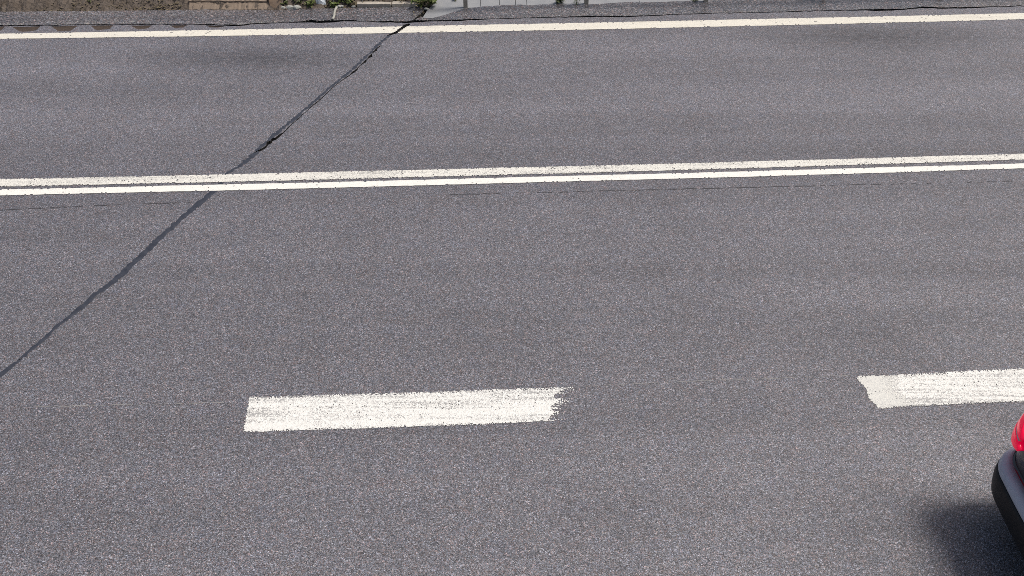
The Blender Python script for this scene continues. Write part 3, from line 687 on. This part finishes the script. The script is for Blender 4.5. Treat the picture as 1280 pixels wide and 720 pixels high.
def outline(T, z, u, off=0.0):
    """u in 0..1 once round: 0 = middle of the rear, .25 about mid left side, .5 nose, .75 right side"""
    _, xr, xf, hw, rr, rf = lev(T, z); xr -= off; xf += off; hw += off; rr += off; rf += off
    u = u % 1; m = u if u <= .5 else 1-u; sgn = 1 if u <= .5 else -1
    s1, s2, s3, s4 = .07, .15, .38, .45
    bow = .04*(1-0)                                      # the rear is gently bowed in plan
    if m < s1: y = (hw-rr)*m/s1; x = xr + bow*(m/s1)**2*.6
    elif m < s2:
        t = (m-s1)/(s2-s1)*math.pi/2; x = xr+bow*.6 + (rr-bow*.6)*(1-math.cos(t)); y = hw-rr + rr*math.sin(t)
    elif m < s3: t = (m-s2)/(s3-s2); x = xr+rr + (xf-rf*1.3-xr-rr)*t; y = hw + .012*math.sin(math.pi*t)
    elif m < s4: t = (m-s3)/(s4-s3)*math.pi/2; x = xf-rf*1.3 + rf*1.3*.8*math.sin(t); y = hw-rf + rf*math.cos(t)
    else: t = (m-s4)/(.5-s4); x = xf-rf*1.3*.2 + rf*1.3*.2*(1-(1-t)**2); y = (hw-rf)*(1-t)
    return Vector((x, sgn*y, z))
def loft(T, name, mat, parent, cap=True, NU=120, zs=None, off=0.0):
    zs = zs or [t[0] for t in T]; V, F = [], []
    for z in zs: V += [outline(T, z, (i+.0)/NU, off) for i in range(NU)]
    for j in range(len(zs)-1):
        for i in range(NU): a = j*NU+i; b = j*NU+(i+1) % NU; F.append((a, a+NU, b+NU, b))
    if cap: F.append(tuple(range((len(zs)-1)*NU, len(zs)*NU))); F.append(tuple(range(NU))[::-1])
    me = mesh(name, V, F); bm = bmesh.new(); bm.from_mesh(me); bmesh.ops.recalc_face_normals(bm, faces=bm.faces[:]); bm.to_mesh(me); bm.free()
    return link(name, me, mat, parent, True)
def patch(T, name, mat, parent, u0, u1, z0, z1, off, thick=.008, nu=14, nz=8, shape=None, smooth=True):
    V, F = [], []
    for j in range(nz+1):
        tz = j/nz; z = z0+(z1-z0)*tz; a, b = shape(tz, u0, u1) if shape else (u0, u1)
        for i in range(nu+1): V.append(outline(T, z, a+(b-a)*i/nu, off))
    for j in range(nz):
        for i in range(nu): a = j*(nu+1)+i; F.append((a, a+1, a+nu+2, a+nu+1))
    me = mesh(name, V, F); bm = bmesh.new(); bm.from_mesh(me); bmesh.ops.recalc_face_normals(bm, faces=bm.faces[:])
    bm.to_mesh(me); bm.free(); o = link(name, me, mat, parent, smooth)
    sm = o.modifiers.new('thick', 'SOLIDIFY'); sm.thickness = thick; sm.offset = 0
    return o
corner = G(1249, 571, .59)
car = empty('car', (corner.x - .035, corner.y - .80, 0), .045); tag(car, 'dark car with a red tail light driving out of the picture at lower right', 'car')
loft(LOW, 'body', M['car'], car)
loft(GH, 'cabin', M['car'], car)
# bumper: its upper ledge, coloured pale for the sky it reflects, and the black skirt below
patch(LOW, 'bumper_ledge', M['bumper'], car, -.150, .150, .548, .6055, .004, .004, 60, 10)
patch(LOW, 'bumper_skirt', M['plastic'], car, -.155, .155, .21, .54, .004, .006, 60, 8)
def tl(tz, a, b): return (a + .018*abs(tz-.45), b)
for s in (1, -1):
    f = (lambda sh: (lambda tz, a, b: sh(tz, a, b))) 
    ua, ub = (.070, .152) if s > 0 else (-.070, -.152)
    def shp(tz, a, b, s=s): k = .020*(2*tz-1)**2*s; return (a+k, b-k)
    t = patch(LOW, 'tail_light', M['red'], car, ua, ub, .81, .895, .04, .05, 18, 10, shp)
    t['label'] = 'red tail light on the far rear corner' if s > 0 else 'red tail light on the near rear corner'
    def shp2(tz, a, b, s=s): k = .024*tz*tz*s; return (a+.006*s+k*1.2, b-.010*s-k)
    patch(LOW, 'upper_lens', M['red'], t, ua, ub, .915, 1.02, .04, .05, 18, 10, shp2)
for s in (1, -1):
    patch(LOW, 'lamp_divider', M['clear'], car, s*.078, s*.145, .897, .909, .052, .02, 14, 2)
patch(GH, 'rear_window', M['glass'], car, -.075, .075, 1.13, 1.46, .004, .006, 30, 10)
for s in (1, -1):
    patch(GH, 'side_window', M['glass'], car, s*.165, s*.255, 1.13, 1.46, .004, .006, 20, 8)
    patch(GH, 'side_window', M['glass'], car, s*.262, s*.37, 1.13, 1.46, .004, .006, 20, 8)
patch(GH, 'windscreen', M['glass'], car, .43, .57, 1.14, 1.46, .004, .006, 30, 8)
pl_ = patch(LOW, 'number_plate', M['plate'], car, -.026, .026, .66, .77, .012, .004, 10, 4)
for s in (1, -1): patch(LOW, 'headlight', M['clear'], car, s*.40, s*.465, .64, .76, .006, .012, 16, 6)
# wheels
def lathe(name, prof, mat, parent, loc, seg=40):
    V, F = [], []; n = len(prof)
    for k in range(seg):
        a = 2*math.pi*k/seg
        for r, y in prof: V.append((r*math.cos(a), y, r*math.sin(a)))
    for k in range(seg):
        for j in range(n-1): a = k*n+j; b = ((k+1) % seg)*n+j; F.append((a, b, b+1, a+1))
    me = mesh(name, V, F); bm = bmesh.new(); bm.from_mesh(me); bmesh.ops.recalc_face_normals(bm, faces=bm.faces[:]); bm.to_mesh(me); bm.free()
    o = link(name, me, mat, parent, True); o.location = loc; return o
for wx in (.86, 3.42):
    for s in (1, -1):
        lathe('wheel_arch', [(.0, s*.886), (.36, s*.886), (.37, s*.896), (.385, s*.896), (.39, s*.87)], M['plastic'], car, (wx, 0, .33))
        wl = empty('wheel', (wx, 0, .315)); wl.parent = car
        lathe('tyre', [(.21, s*.72), (.29, s*.71), (.312, s*.74), (.315, s*.80), (.312, s*.87), (.29, s*.905), (.22, s*.908), (.205, s*.90)], M['tyre'], wl, (0, 0, 0))
        lathe('rim', [(.21, s*.905), (.195, s*.893), (.12, s*.899), (.05, s*.908), (.0, s*.91)], M['rim'], wl, (0, 0, 0), 30)
patch(LOW, 'tailgate_handle', M['plastic'], car, -.02, .02, .90, .935, .012, .01, 8, 3)
for s in (1, -1):
    bm = bmesh.new(); box_bm(bm, (2.62, s*.93, 1.14), (.12, .2, .13)); from_bm('wing_mirror', bm, M['car'], car, .035, True)
